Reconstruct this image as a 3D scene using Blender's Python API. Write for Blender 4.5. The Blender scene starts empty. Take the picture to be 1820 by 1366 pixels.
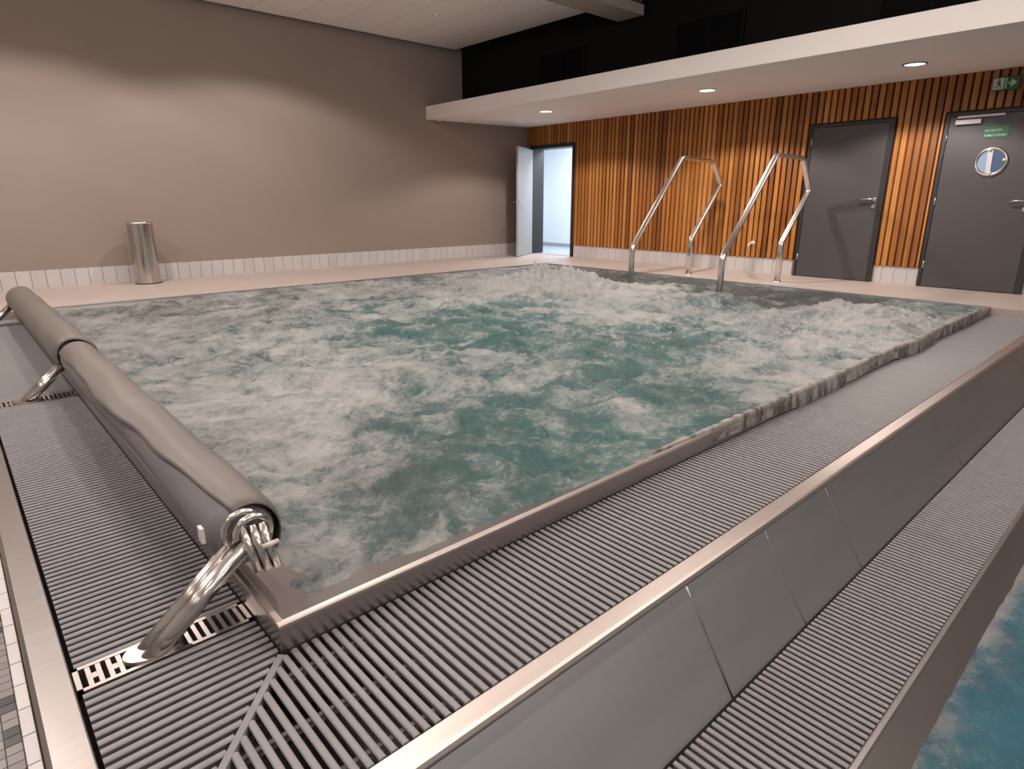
import bpy, math, random
import numpy as np
from mathutils import Matrix, Vector

random.seed(7)
SC = bpy.context.scene
COL = SC.collection

# ------------------------------------------------------------------ camera
FPX, PITCH, YAW, CAM_H = 1102.0, math.radians(16.39), math.radians(47.82), 1.05
f0 = Vector((math.cos(YAW), math.sin(YAW), 0)); r0 = Vector((math.sin(YAW), -math.cos(YAW), 0)); u0 = Vector((0, 0, 1))
up = math.sin(PITCH) * f0 + math.cos(PITCH) * u0
fw = math.cos(PITCH) * f0 - math.sin(PITCH) * u0
cd = bpy.data.cameras.new('camera'); cam = bpy.data.objects.new('camera', cd); COL.objects.link(cam)
cd.sensor_width = 36.0; cd.lens = FPX / 1820.0 * 36.0; cd.clip_start = 0.02; cd.clip_end = 200
M = Matrix((r0, up, -fw)).transposed().to_4x4(); M.translation = Vector((0, 0, CAM_H)); cam.matrix_world = M
SC.camera = cam

# ------------------------------------------------------------------ world, exposure, lights
SC.view_settings.view_transform = 'Standard'; SC.view_settings.look = 'None'
SC.view_settings.gamma = 1.0; SC.view_settings.use_curve_mapping = False
SC.view_settings.exposure = 0.0
w = bpy.data.worlds.new('World'); SC.world = w; w.use_nodes = True
w.node_tree.nodes['Background'].inputs['Color'].default_value = (0.02, 0.02, 0.022, 1)
w.node_tree.nodes['Background'].inputs['Strength'].default_value = 1.0

WARM = (1.0, 0.90, 0.84)
E_RAFT, E_HALL, E_CANOPY, E_CORR = 235, 46, 165, 120
RAFT_Z, HALL_Z = 3.65, 3.65
RAFT_LAMPS = [(1.1, 7.8), (3.7, 7.8), (-1.5, 7.8)]
HALL_LAMPS = [(x, y) for x in (-3.2, -0.6, 2.0, 4.6) for y in (5.0, 2.4, -0.2, -2.8, -5.4)]
CANOPY_LAMPS = [(7.80, 7.78), (7.99, 4.945), (8.22, 2.57)]
def spot(name, loc, energy, size=140, blend=0.25, color=WARM, parent=None):
    d = bpy.data.lights.new(name, 'SPOT'); d.energy = energy; d.color = color
    d.spot_size = math.radians(size); d.spot_blend = blend; d.shadow_soft_size = 0.05
    o = bpy.data.objects.new(name, d); COL.objects.link(o); o.location = loc
    if parent: o.parent = parent
    return o
for (x, y) in RAFT_LAMPS: spot('raft_lamp_light', (x, y, RAFT_Z - 0.03), E_RAFT)
for (x, y) in HALL_LAMPS: spot('hall_lamp_light', (x, y, HALL_Z - 0.03), E_HALL, size=150, blend=0.5)
FILL_POINTS = [(4.4, 2.4), (4.4, -0.2), (1.8, 3.6), (1.8, -0.2), (-1.0, 2.4), (-1.0, 5.0), (4.4, -3.6), (1.0, -3.6)]  # added fill lights out of view, brightening ceiling and canopy from below
E_FILL = 62
for (x, y) in FILL_POINTS:
    d = bpy.data.lights.new('fill_light', 'POINT'); d.energy = E_FILL; d.color = WARM; d.shadow_soft_size = 0.11
    o = bpy.data.objects.new('fill_light', d); COL.objects.link(o); o.location = (x, y, 3.2)
for (x, y) in CANOPY_LAMPS: spot('canopy_lamp_light', (x, y, 2.455), E_CANOPY, size=140)
d = bpy.data.lights.new('corridor_light', 'AREA'); d.energy = E_CORR; d.color = (0.86, 0.93, 1.0); d.shape = 'RECTANGLE'; d.size = 1.2; d.size_y = 1.0
o = bpy.data.objects.new('corridor_light', d); COL.objects.link(o); o.location = (10.5, 9.2, 2.55)

# ------------------------------------------------------------------ helpers
class MB:
    def __init__(s): s.v = []; s.f = []
    def add(s, vs, fs):
        n = len(s.v); s.v += [tuple(map(float, p)) for p in vs]; s.f += [tuple(i + n for i in q) for q in fs]; return s
    def box(s, x0, x1, y0, y1, z0, z1):
        return s.add([(x0,y0,z0),(x1,y0,z0),(x1,y1,z0),(x0,y1,z0),(x0,y0,z1),(x1,y0,z1),(x1,y1,z1),(x0,y1,z1)],
              [(3,2,1,0),(4,5,6,7),(0,1,5,4),(1,2,6,5),(2,3,7,6),(3,0,4,7)])
    def prism(s, prof, axis, a, b):
        """closed 2D profile extruded along axis; profile coords are the two other axes in order"""
        n = len(prof)
        def P(p, t):
            return {'x': (t, p[0], p[1]), 'y': (p[0], t, p[1]), 'z': (p[0], p[1], t)}[axis]
        vs = [P(p, a) for p in prof] + [P(p, b) for p in prof]
        fs = [(i, (i + 1) % n, n + (i + 1) % n, n + i) for i in range(n)]
        fs += [tuple(range(n))[::-1], tuple(range(n, 2 * n))]
        return s.add(vs, fs)
    def tube(s, pts, r, n=14, caps=True):
        pts = [Vector(p) for p in pts]; rings = []
        t0 = (pts[1] - pts[0]).normalized()
        ref = Vector((0, 0, 1)) if abs(t0.z) < 0.9 else Vector((1, 0, 0))
        a = t0.cross(ref).normalized(); vs = []; fs = []
        for i, p in enumerate(pts):
            t = (pts[min(i + 1, len(pts) - 1)] - pts[max(i - 1, 0)]).normalized()
            a = (a - a.dot(t) * t).normalized(); b = t.cross(a)
            rr = r[i] if isinstance(r, (list, tuple)) else r
            for k in range(n):
                an = 2 * math.pi * k / n
                vs.append(p + rr * (math.cos(an) * a + math.sin(an) * b))
        m = len(pts)
        for i in range(m - 1):
            for k in range(n):
                fs.append((i*n+k, i*n+(k+1) % n, (i+1)*n+(k+1) % n, (i+1)*n+k))
        if caps: fs += [tuple(range(n))[::-1], tuple(range((m-1)*n, m*n))]
        return s.add(vs, fs)
    def lathe(s, prof, c, n=48, closed=False):
        """prof = [(r,z)] about z axis through c"""
        vs = []; fs = []
        for (r, z) in prof:
            for k in range(n):
                an = 2*math.pi*k/n; vs.append((c[0]+r*math.cos(an), c[1]+r*math.sin(an), c[2]+z))
        m = len(prof)
        for i in range(m if closed else m-1):
            j = (i+1) % m
            for k in range(n):
                fs.append((i*n+k, i*n+(k+1) % n, j*n+(k+1) % n, j*n+k))
        return s.add(vs, fs)
    def grid(s, pts2d):
        nu, nv = len(pts2d), len(pts2d[0])
        return s.add([p for row in pts2d for p in row],
              [(i*nv+j, (i+1)*nv+j, (i+1)*nv+j+1, i*nv+j+1) for i in range(nu-1) for j in range(nv-1)])
    def mesh(s, name, mat, smooth=False):
        me = bpy.data.meshes.new(name); me.from_pydata(s.v, [], s.f); me.validate(); me.update()
        import bmesh
        bm = bmesh.new(); bm.from_mesh(me); bmesh.ops.recalc_face_normals(bm, faces=bm.faces); bm.to_mesh(me); bm.free()
        if smooth:
            me.polygons.foreach_set('use_smooth', [True] * len(me.polygons))
        if mat: me.materials.append(mat)
        return me
    def build(s, name, mat, parent=None, smooth=False, bevel=0, solid=0):
        o = bpy.data.objects.new(name, s.mesh(name, mat, smooth)); COL.objects.link(o)
        if parent: o.parent = parent
        if solid:
            m = o.modifiers.new('solid', 'SOLIDIFY'); m.thickness = solid; m.offset = 0
        if bevel:
            m = o.modifiers.new('bevel', 'BEVEL'); m.width = bevel; m.segments = 2; m.limit_method = 'ANGLE'
        return o
def empty(name, loc=(0, 0, 0)):
    o = bpy.data.objects.new(name, None); COL.objects.link(o); o.location = loc; o.empty_display_size = 0.1; return o
def inst(name, me, parent, loc=(0, 0, 0), scale=(1, 1, 1), rot=(0, 0, 0)):
    o = bpy.data.objects.new(name, me); COL.objects.link(o); o.parent = parent
    o.location = loc; o.scale = scale; o.rotation_euler = rot; return o
def tag(o, label=None, cat=None, group=None, kind=None):
    if label: o['label'] = label
    if cat: o['category'] = cat
    if group: o['group'] = group
    if kind: o['kind'] = kind
    return o
def struct(o, label=None): return tag(o, label=label, kind='structure')

# ------------------------------------------------------------------ materials
class NT:
    def __init__(s, name):
        s.m = bpy.data.materials.new(name); s.m.use_nodes = True; s.t = s.m.node_tree
        s.b = s.t.nodes['Principled BSDF']
    def n(s, typ, **kw):
        x = s.t.nodes.new(typ)
        for k, v in kw.items(): setattr(x, k, v)
        return x
    def l(s, a, b): s.t.links.new(a, b)
    def val(s, node, **kw):
        for k, v in kw.items(): node.inputs[k.replace('_', ' ')].default_value = v
        return node
def mat(name, col, rough=0.5, metal=0.0, spec=0.5, noise=0.0, nscale=8.0, bump=0.0, bscale=60.0, stretch=(1, 1, 1), rnd=0.0):
    t = NT(name); b = t.b
    b.inputs['Base Color'].default_value = (*col, 1); b.inputs['Roughness'].default_value = rough
    b.inputs['Metallic'].default_value = metal; b.inputs['Specular IOR Level'].default_value = spec
    tc = t.n('ShaderNodeTexCoord'); mp = t.n('ShaderNodeMapping'); mp.inputs['Scale'].default_value = stretch
    t.l(tc.outputs['Object'], mp.inputs['Vector'])
    if noise or rnd:
        nz = t.n('ShaderNodeTexNoise'); t.val(nz, Scale=nscale, Detail=5.0); t.l(mp.outputs['Vector'], nz.inputs['Vector'])
        mr = t.n('ShaderNodeMapRange'); t.l(nz.outputs['Fac'], mr.inputs['Value'])
        mr.inputs['From Min'].default_value = 0.25; mr.inputs['From Max'].default_value = 0.75
        mr.inputs['To Min'].default_value = 1 - noise; mr.inputs['To Max'].default_value = 1 + noise
        hsv = t.n('ShaderNodeHueSaturation'); hsv.inputs['Color'].default_value = (*col, 1)
        if rnd:
            oi = t.n('ShaderNodeObjectInfo'); mr2 = t.n('ShaderNodeMapRange'); t.l(oi.outputs['Random'], mr2.inputs['Value'])
            mr2.inputs['To Min'].default_value = 1 - rnd; mr2.inputs['To Max'].default_value = 1 + rnd
            mm = t.n('ShaderNodeMath', operation='MULTIPLY'); t.l(mr.outputs[0], mm.inputs[0]); t.l(mr2.outputs[0], mm.inputs[1])
            t.l(mm.outputs[0], hsv.inputs['Value'])
        else: t.l(mr.outputs[0], hsv.inputs['Value'])
        t.l(hsv.outputs[0], b.inputs['Base Color'])
    if bump:
        n2 = t.n('ShaderNodeTexNoise'); t.val(n2, Scale=bscale, Detail=4.0); t.l(mp.outputs['Vector'], n2.inputs['Vector'])
        bp = t.n('ShaderNodeBump'); bp.inputs['Strength'].default_value = bump; bp.inputs['Distance'].default_value = 0.002
        t.l(n2.outputs['Fac'], bp.inputs['Height']); t.l(bp.outputs['Normal'], b.inputs['Normal'])
    return t.m
def emis(name, col, s):
    t = NT(name); t.b.inputs['Base Color'].default_value = (0.8, 0.8, 0.8, 1)
    t.b.inputs['Emission Color'].default_value = (*col, 1); t.b.inputs['Emission Strength'].default_value = s; return t.m

m_wall = mat('taupe_plaster', (0.262, 0.208, 0.178), 0.75, noise=0.03, nscale=1.5, bump=0.15, bscale=150)
m_wallhall = mat('hall_plaster', (0.55, 0.53, 0.52), 0.8)
m_white = mat('white_paint', (0.84, 0.78, 0.745), 0.7, noise=0.015, nscale=3)
m_panel = mat('ceiling_panel_white', (0.83, 0.775, 0.74), 0.85, noise=0.02, nscale=12, rnd=0.012)
m_black = mat('black_paint', (0.0045, 0.0045, 0.0048), 0.75, spec=0.15)
m_blackg = mat('black_grille', (0.0016, 0.0016, 0.0018), 0.7, spec=0.1)
m_deck = mat('beige_deck_tile', (0.435, 0.365, 0.328), 0.45, noise=0.06, nscale=2.5)
m_tile = mat('white_wall_tile', (0.52, 0.485, 0.475), 0.3, noise=0.02, nscale=9, rnd=0.05)
m_grout = mat('grey_grout', (0.30, 0.27, 0.26), 0.9)
m_steel = mat('brushed_steel', (0.44, 0.405, 0.385), 0.32, 1.0, noise=0.05, nscale=7, bump=0.08, bscale=30, stretch=(0.3, 8, 8))
m_steel_rough = mat('satin_steel', (0.44, 0.435, 0.44), 0.46, 1.0, noise=0.05, nscale=3, stretch=(0.4, 4, 4))
m_steel_lip = mat('warm_satin_steel', (0.46, 0.415, 0.39), 0.38, 1.0, noise=0.05, nscale=3, stretch=(0.4, 4, 4))
m_cap = mat('warm_cap_steel', (0.57, 0.495, 0.455), 0.40, 0.95, noise=0.05, nscale=5, bump=0.05, bscale=30, stretch=(0.3, 8, 8))
m_woodback = mat('dark_timber_backing', (0.075, 0.028, 0.008), 0.7)
m_cream = mat('cream_plastic', (0.62, 0.57, 0.52), 0.4)
m_chrome = mat('polished_steel', (0.64, 0.60, 0.57), 0.20, 1.0)
m_rail = mat('rail_steel', (0.72, 0.675, 0.645), 0.27, 1.0)
m_bin = mat('bin_steel', (0.56, 0.515, 0.49), 0.16, 1.0)
m_slat = mat('grey_grate_slat', (0.215, 0.203, 0.208), 0.50, noise=0.04, nscale=6, rnd=0.04)
m_dark = mat('dark_trough', (0.012, 0.011, 0.011), 0.6)
m_frame = mat('dark_door_frame', (0.022, 0.020, 0.021), 0.5)
m_leaf = mat('anthracite_door', (0.062, 0.055, 0.058), 0.45, noise=0.03, nscale=2)
m_leaf1 = mat('pale_grey_door', (0.32, 0.315, 0.32), 0.45)
m_corr = mat('corridor_white', (0.72, 0.76, 0.80), 0.8)
m_corrfl = mat('corridor_floor', (0.32, 0.34, 0.36), 0.5)
m_cover = mat('taupe_vinyl', (0.138, 0.119, 0.108), 0.5, noise=0.05, nscale=4, bump=0.12, bscale=14)
m_inner = mat('lilac_grey_vinyl', (0.165, 0.150, 0.160), 0.55, noise=0.06, nscale=5, bump=0.12, bscale=18)
m_beam = mat('beige_beam', (0.34, 0.28, 0.235), 0.8)
m_lamp = emis('lamp_disc', (1.0, 0.93, 0.86), 9.0)
m_lampoff = emis('ceiling_lamp_disc', (1.0, 0.90, 0.80), 6.0)
m_green = mat('sign_green', (0.02, 0.12, 0.06), 0.4)
m_pale = mat('sign_pale', (0.50, 0.58, 0.52), 0.4)
m_ltgrey = mat('light_grey_metal', (0.52, 0.49, 0.52), 0.4, 0.2)
m_porth = mat('blue_reflection_glass', (0.10, 0.15, 0.26), 0.06, 0.35)
m_porth2 = mat('pale_reflection_glass', (0.30, 0.40, 0.55), 0.08, 0.2)  # pale and dark blue stand in for reflections in the porthole

def wood_mat():
    t = NT('cedar_batten'); b = t.b; b.inputs['Roughness'].default_value = 0.48
    oi = t.n('ShaderNodeObjectInfo'); tc = t.n('ShaderNodeTexCoord'); mp = t.n('ShaderNodeMapping')
    mp.inputs['Scale'].default_value = (14, 14, 0.7); t.l(tc.outputs['Object'], mp.inputs['Vector'])
    ad = t.n('ShaderNodeVectorMath', operation='ADD'); t.l(mp.outputs[0], ad.inputs[0])
    cx = t.n('ShaderNodeCombineXYZ'); ml = t.n('ShaderNodeMath', operation='MULTIPLY'); ml.inputs[1].default_value = 37.0
    t.l(oi.outputs['Random'], ml.inputs[0]); t.l(ml.outputs[0], cx.inputs['X']); t.l(ml.outputs[0], cx.inputs['Z']); t.l(cx.outputs[0], ad.inputs[1])
    nz = t.n('ShaderNodeTexNoise'); t.val(nz, Scale=1.6, Detail=6.0, Distortion=0.6); t.l(ad.outputs[0], nz.inputs['Vector'])
    rp = t.n('ShaderNodeValToRGB'); t.l(oi.outputs['Random'], rp.inputs[0])
    e = rp.color_ramp.elements; e[0].position = 0.0; e[0].color = (0.19, 0.058, 0.010, 1); e[1].position = 1.0; e[1].color = (0.50, 0.21, 0.055, 1)
    for p, c in ((0.2, (0.29, 0.098, 0.016, 1)), (0.5, (0.36, 0.13, 0.022, 1)), (0.8, (0.42, 0.165, 0.032, 1))):
        q = e.new(p); q.color = c
    r2 = t.n('ShaderNodeMapRange'); t.l(nz.outputs['Fac'], r2.inputs['Value']); r2.inputs['From Min'].default_value = 0.3; r2.inputs['From Max'].default_value = 0.7
    r2.inputs['To Min'].default_value = 0.72; r2.inputs['To Max'].default_value = 1.2
    hs = t.n('ShaderNodeHueSaturation'); t.l(rp.outputs[0], hs.inputs['Color']); t.l(r2.outputs[0], hs.inputs['Value']); t.l(hs.outputs[0], b.inputs['Base Color'])
    return t.m
m_wood = wood_mat()

# ------------------------------------------------------------------ room dimensions
XW, YW = 9.42, 9.89
X0, Y0 = 0.466, 1.41          # near pool corner (outer face of rim)
X1, Y1 = 7.99, 7.92           # far pool edges
GZ = -0.08                    # upper grate level
GX, GY = 0.042, 0.95          # outer edges of the upper grates
LZ = -0.39                    # lower grate level
LYI, LYO = 0.69, 0.357
TOP = 4.9

# ---- floor deck (behind the pool on two sides)
mb = MB(); mb.box(-5.0, XW + 0.05, Y1 + 0.02, YW + 0.05, -0.3, 0.0); mb.box(X1 + 0.02, XW + 0.05, -7.0, Y1 + 0.02, -0.3, 0.0)
struct(mb.build('floor', m_deck, bevel=0.004))
# hall slab far below (holds the lower pool)
struct(MB().box(-5.05, XW, -7.05, YW, -1.95, -1.9).build('floor_slab', m_grout))

# ---- walls
struct(MB().box(-5.1, XW + 0.3, YW, YW + 0.2, -2.0, TOP).build('wall_left', m_wall))
struct(MB().box(-5.1, XW + 0.3, -7.25, -7.05, -2.0, TOP).build('wall_right', m_wallhall))
struct(MB().box(-5.25, -5.05, -7.25, YW + 0.2, -2.0, TOP).build('wall_front', m_wallhall))
D1R, D1L, DT = 8.60, 9.74, 2.10
wb = MB(); wb.box(XW, XW + 0.12, -7.2, D1R, -0.3, 2.7); wb.box(XW, XW + 0.12, D1R, D1L, DT, 2.7); wb.box(XW, XW + 0.12, D1L, YW + 0.1, -0.3, 2.7)
wall_back = struct(wb.build('wall_back', m_woodback))
wall_up = struct(MB().box(7.723, 7.80, -7.2, YW, 2.66, TOP).build('wall_upper_back', m_black))
struct(MB().box(-5.1, 7.8, -7.2, YW + 0.1, TOP, TOP + 0.1).build('ceiling_void', m_black))

# battens on the back wall, each its own part
BP, BW, BD = 0.0845, 0.060, 0.038
bat_full = MB().prism([(-BD, -BW/2+0.004), (-BD+0.004, -BW/2), (0, -BW/2), (0, BW/2), (-BD+0.004, BW/2), (-BD, BW/2-0.004)], 'z', 0.0, 1.0).mesh('batten', m_wood)
DOORS = [(D1R - 0.04, D1L + 0.04, DT + 0.04), (3.02, 4.13, 2.09), (1.385, 2.50, 2.09)]
y = YW - 0.045
while y > -0.6:
    z0 = 0.225
    fill = None
    for (a, b, zt) in DOORS:
        if a - BW * 0.5 < y < b + BW * 0.5: z0 = zt + 0.005
        if b + BW*0.5 <= y < b + BW*0.5 + BP: fill = (b + 0.004, y - BW/2 - 0.020)
        elif a - BW*0.5 - BP < y <= a - BW*0.5: fill = (y + BW/2 + 0.020, a - 0.004)
    if fill and fill[1] - fill[0] > 0.012:
        inst('batten', bat_full, wall_back, (XW, (fill[0]+fill[1])/2, 0.225), (1, (fill[1]-fill[0])/BW, 2.515 - 0.225))
    if not (D1L - 0.0 < y):
        inst('batten', bat_full, wall_back, (XW, y, z0), (1, 1, 2.515 - z0))
    else:
        inst('batten', bat_full, wall_back, (XW, y, z0), (1, 0.9, 2.515 - z0))
    y -= BP

# ---- baseboards: upright white tiles with joints
bl = struct(MB().box(-2.0, XW, YW - 0.010, YW, 0.0, 0.222).build('baseboard_left', m_grout))
TWD = 0.148
tile = MB().box(-TWD/2, TWD/2, -0.012, 0, 0, 0.222).mesh('tile', m_tile)
x = -1.9
while x < XW - 0.08:
    inst('tile', tile, bl, (x, YW - 0.009, 0.0)); x += TWD + 0.006
bb = struct(MB().box(XW - 0.010, XW, -1.0, D1R - 0.05, 0.0, 0.222).build('baseboard_back', m_grout))
tile2 = MB().box(-0.012, 0, -TWD/2, TWD/2, 0, 0.222).mesh('tile', m_tile)
y = D1R - 0.125
while y > -0.9:
    lo, hi = y - TWD/2, y + TWD/2
    for (a, b, zt) in DOORS[1:]:
        if hi > a and lo < b:
            if lo < a: hi = min(hi, a)
            elif hi > b: lo = max(lo, b)
            else: hi = lo
    if hi - lo > 0.02:
        inst('tile', tile2, bb, (XW - 0.009, (lo + hi)/2, 0.0), (1, (hi - lo)/TWD, 1))
    y -= TWD + 0.004

# ---- canopy with fascia
can = MB().prism([(6.895, 2.4615), (XW, 2.508), (XW, 2.68), (6.895, 2.678)], 'y', -7.1, YW)
canopy = struct(can.build('ceiling_canopy', m_white, bevel=0.004))

# ---- ceiling raft of long panels
ceil = struct(MB().box(-5.0, 7.49, 6.0, 9.77, RAFT_Z + 0.03, RAFT_Z + 0.06).build('ceiling', m_grout))
pan = MB().box(0, 0.596, 0, 1, 0, 0.03).mesh('ceiling_panel', m_panel)
for i in range(21):
    x = 7.504 - 0.605 - i * 0.605
    inst('ceiling_panel', pan, ceil, (x, 6.0, RAFT_Z), (1, 3.79, 1))
for i in range(17):
    x = 5.30 - 0.605 - i * 0.605
    inst('ceiling_panel', pan, ceil, (x, -7.05, HALL_Z), (1, 12.7, 1))
beam = struct(MB().box(-5.0, 7.60, 5.755, 6.19, 3.45, 3.575).build('ceiling_beam', m_beam, bevel=0.004))
MB().tube([(-4.9, 5.80, 3.63), (7.55, 5.80, 3.63)], 0.05, 16).build('service_pipe', m_ltgrey, beam, smooth=True)['label'] = 'grey round pipe lying on the beam'
disc = MB().lathe([(0.0, -0.004), (0.075, -0.004)], (0, 0, 0), 24).mesh('downlight', m_lampoff)
for (x, y) in RAFT_LAMPS + HALL_LAMPS: inst('downlight', disc, ceil, (x, y, RAFT_Z))
rodm = MB().tube([(0, 0, -0.35), (0, 0, 0)], 0.008, 8).mesh('fill_light_rod', m_ltgrey)  # made-up rods for the added fill lights
for (x, y) in FILL_POINTS: inst('fill_light_rod', rodm, ceil, (x, y, RAFT_Z))

def detector(loc, label):
    r = empty('smoke_detector', loc); tag(r, label, 'smoke detector')
    MB().lathe([(0.0, 0.0), (0.05, 0.0), (0.05, -0.012), (0.047, -0.016)], (0, 0, 0), 24).build('base', m_white, r, True)
    MB().lathe([(0.036, -0.014), (0.034, -0.028), (0.02, -0.036), (0.0, -0.038)], (0, 0, 0), 24).build('dome', m_white, r, True)
detector((5.96, 8.21, RAFT_Z), 'small round detector on the pale ceiling panels')
detector((7.02, 9.66, 2.464), 'small white sensor under the near corner of the white canopy')

# ---- canopy downlights
for i, (x, y) in enumerate(CANOPY_LAMPS):
    z = 2.4615 + (x - 6.895) / (XW - 6.895) * 0.0465
    r = empty('recessed_downlight', (x, y, z))
    tag(r, ['round recessed downlight in the canopy nearest the taupe wall', 'middle of the three round downlights in the white canopy', 'round downlight with dark ring in the canopy above the two grey doors'][i], 'downlight', 'downlights in the canopy')
    MB().lathe([(0.103, -0.001), (0.118, -0.001), (0.118, -0.008), (0.103, -0.012)], (0, 0, 0), 40, True).build('trim_ring', m_ltgrey if i < 2 else m_frame, r, True)
    MB().lathe([(0.0, -0.004), (0.104, -0.004)], (0, 0, 0), 40).build('lens', m_lamp, r)

# ---- black ventilation grilles on the upper wall
def grille(y0, y1, z0, z1, label):
    g = empty('ventilation_grille', (7.72, (y0 + y1)/2, z0)); tag(g, label, 'vent', 'black vents on the upper wall')
    hw, h = (y1 - y0)/2, z1 - z0
    f = MB(); t = 0.03
    f.box(-0.035, 0, -hw, -hw + t, 0, h); f.box(-0.035, 0, hw - t, hw, 0, h); f.box(-0.035, 0, -hw + t, hw - t, 0, t); f.box(-0.035, 0, -hw + t, hw - t, h - t, h)
    f.build('frame', m_black, g)
    MB().box(-0.012, -0.002, -hw + t, -0.012, t, h - t).build('panel', m_blackg, g); MB().box(-0.012, -0.002, 0.012, hw - t, t, h - t).build('panel', m_blackg, g)
    MB().box(-0.03, 0, -0.011, 0.011, t, h - t).build('mullion', m_black, g)
grille(6.87, 7.85, 2.70, 3.30, 'black vent panel on the dark upper wall, leftmost')
grille(4.33, 5.30, 2.70, 3.29, 'black vent panel on the dark upper wall, right of the ceiling beam')
grille(1.85, 2.83, 2.70, 3.29, 'black vent panel on the dark upper wall above the right-hand downlight')

# ------------------------------------------------------------------ doors
def lever(parent, x, yc, z, sgn, m=m_rail):
    h = MB().tube([(x, yc, z), (x - 0.055, yc, z)], 0.010, 12).tube([(x - 0.05, yc - sgn*0.012, z), (x - 0.055, yc + sgn*0.08, z + 0.004), (x - 0.052, yc + sgn*0.155, z - 0.008)], 0.011, 12).build('handle', m, parent, True)
    k = MB(); k.tube([(x, yc, z), (x - 0.008, yc, z)], 0.026, 20); k.build('rosette', m, h, True)
    k = MB(); k.box(x - 0.012, x, yc - 0.022, yc + 0.022, z - 0.115, z - 0.07); k.build('lock_plate', m, h, bevel=0.003)
def hinges(parent, x, y, zs):
    for z in zs: MB().tube([(x, y, z - 0.045), (x, y, z + 0.045)], 0.009, 10).build('hinge', m_rail, parent, True)

# door 1 (open, corridor beyond)
d1 = empty('door_1', (XW, 9.17, 0)); struct(d1, 'open pale door with dark frame and bright corridor behind')
def at(o): return Matrix.Translation(-o.location)
def child(mbx, name, m, parent, **k):
    o = mbx.build(name, m, parent, **k); o.matrix_parent_inverse = parent.matrix_basis.inverted() if parent.parent is None else Matrix(); return o
bpy.context.view_layer.update()
fr = MB(); fr.box(XW - 0.05, XW + 0.30, D1R - 0.03, D1R + 0.02, 0, DT + 0.05); fr.box(XW - 0.045, XW + 0.28, D1L - 0.03, D1L + 0.05, 0, DT + 0.05); fr.box(XW - 0.045, XW + 0.28, D1R, D1L, DT - 0.02, DT + 0.05)
child(fr, 'door_frame', m_frame, d1, bevel=0.003)
ang = math.radians(60); L = 1.0
hx, hy = XW - 0.045, D1L - 0.03
lf = MB().box(0, L, -0.04, 0, 0.008, DT - 0.03)
leaf = lf.build('door_leaf', m_leaf1, d1, bevel=0.003)
leaf.location = (hx - XW, hy - 9.17, 0); leaf.rotation_euler = (0, 0, math.pi + (math.pi/2 - ang))
MB().tube([(L - 0.07, 0.0, 1.05), (L - 0.07, 0.05, 1.05)], 0.010, 10).tube([(L - 0.065, 0.05, 1.05), (L - 0.19, 0.05, 1.045)], 0.010, 10).build('handle', m_rail, leaf, True)
MB().tube([(L - 0.07, -0.04, 1.05), (L - 0.07, -0.09, 1.05)], 0.010, 10).tube([(L - 0.065, -0.09, 1.05), (L + 0.03, -0.09, 1.045)], 0.010, 10).build('handle', m_rail, leaf, True)
# corridor beyond door 1
cr = MB(); cr.box(11.4, 11.5, 8.0, 11.6, 0, 2.8); cr.box(XW + 0.12, 11.5, 11.5, 11.6, 0, 2.8); cr.box(XW + 0.12, 11.5, 8.0, 8.1, 0, 2.8); cr.box(XW + 0.1, 11.5, 8.0, 11.6, 2.75, 2.85); cr.box(XW + 0.12, XW + 0.2, YW, 11.6, 0, 2.8)
struct(cr.build('wall_corridor', m_corr))
struct(MB().box(XW - 0.0, 11.5, 8.0, 11.6, -0.1, 0.0).build('floor_corridor', m_corrfl))
struct(MB().box(11.36, 11.4, 8.1, 11.5, 0, 0.08).build('baseboard_corridor', m_corrfl))

# door 2 (closed)
def closed_door(name, y0, y1, zt, label):
    d = empty(name, (XW, (y0 + y1)/2, 0)); struct(d, label); bpy.context.view_layer.update()
    f = MB(); t = 0.065
    f.box(XW - 0.055, XW, y0, y0 + t, 0, zt); f.box(XW - 0.055, XW, y1 - t*0.6, y1, 0, zt); f.box(XW - 0.055, XW, y0 + t, y1 - t*0.6, zt - t*0.6, zt)
    child(f, 'door_frame', m_frame, d, bevel=0.003)
    lfm = MB().box(XW - 0.047, XW, y0 + t + 0.003, y1 - t*0.6 - 0.003, 0.008, zt - t*0.6 - 0.003)
    return d, child(lfm, 'door_leaf', m_leaf, d, bevel=0.003)
def sub(mbx, name, m, parent, **k):
    return mbx.build(name, m, parent, **k)
def localize(o, origin):   # shift mesh data so it is relative to its parent's origin
    return o
d2, leaf2 = closed_door('door_2', 3.04, 4.11, 2.075, 'plain anthracite door with a lever handle in the timber wall')
lever(leaf2, XW - 0.047, 3.15, 1.085, 1); hinges(leaf2, XW - 0.058, 4.07, (1.86, 0.28))
d3, leaf3 = closed_door('door_3', 1.40, 2.485, 2.075, 'anthracite door with porthole, closer and green sign')
lever(leaf3, XW - 0.047, 1.535, 1.06, 1); hinges(leaf3, XW - 0.058, 2.445, (1.80, 1.06, 0.28))
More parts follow.
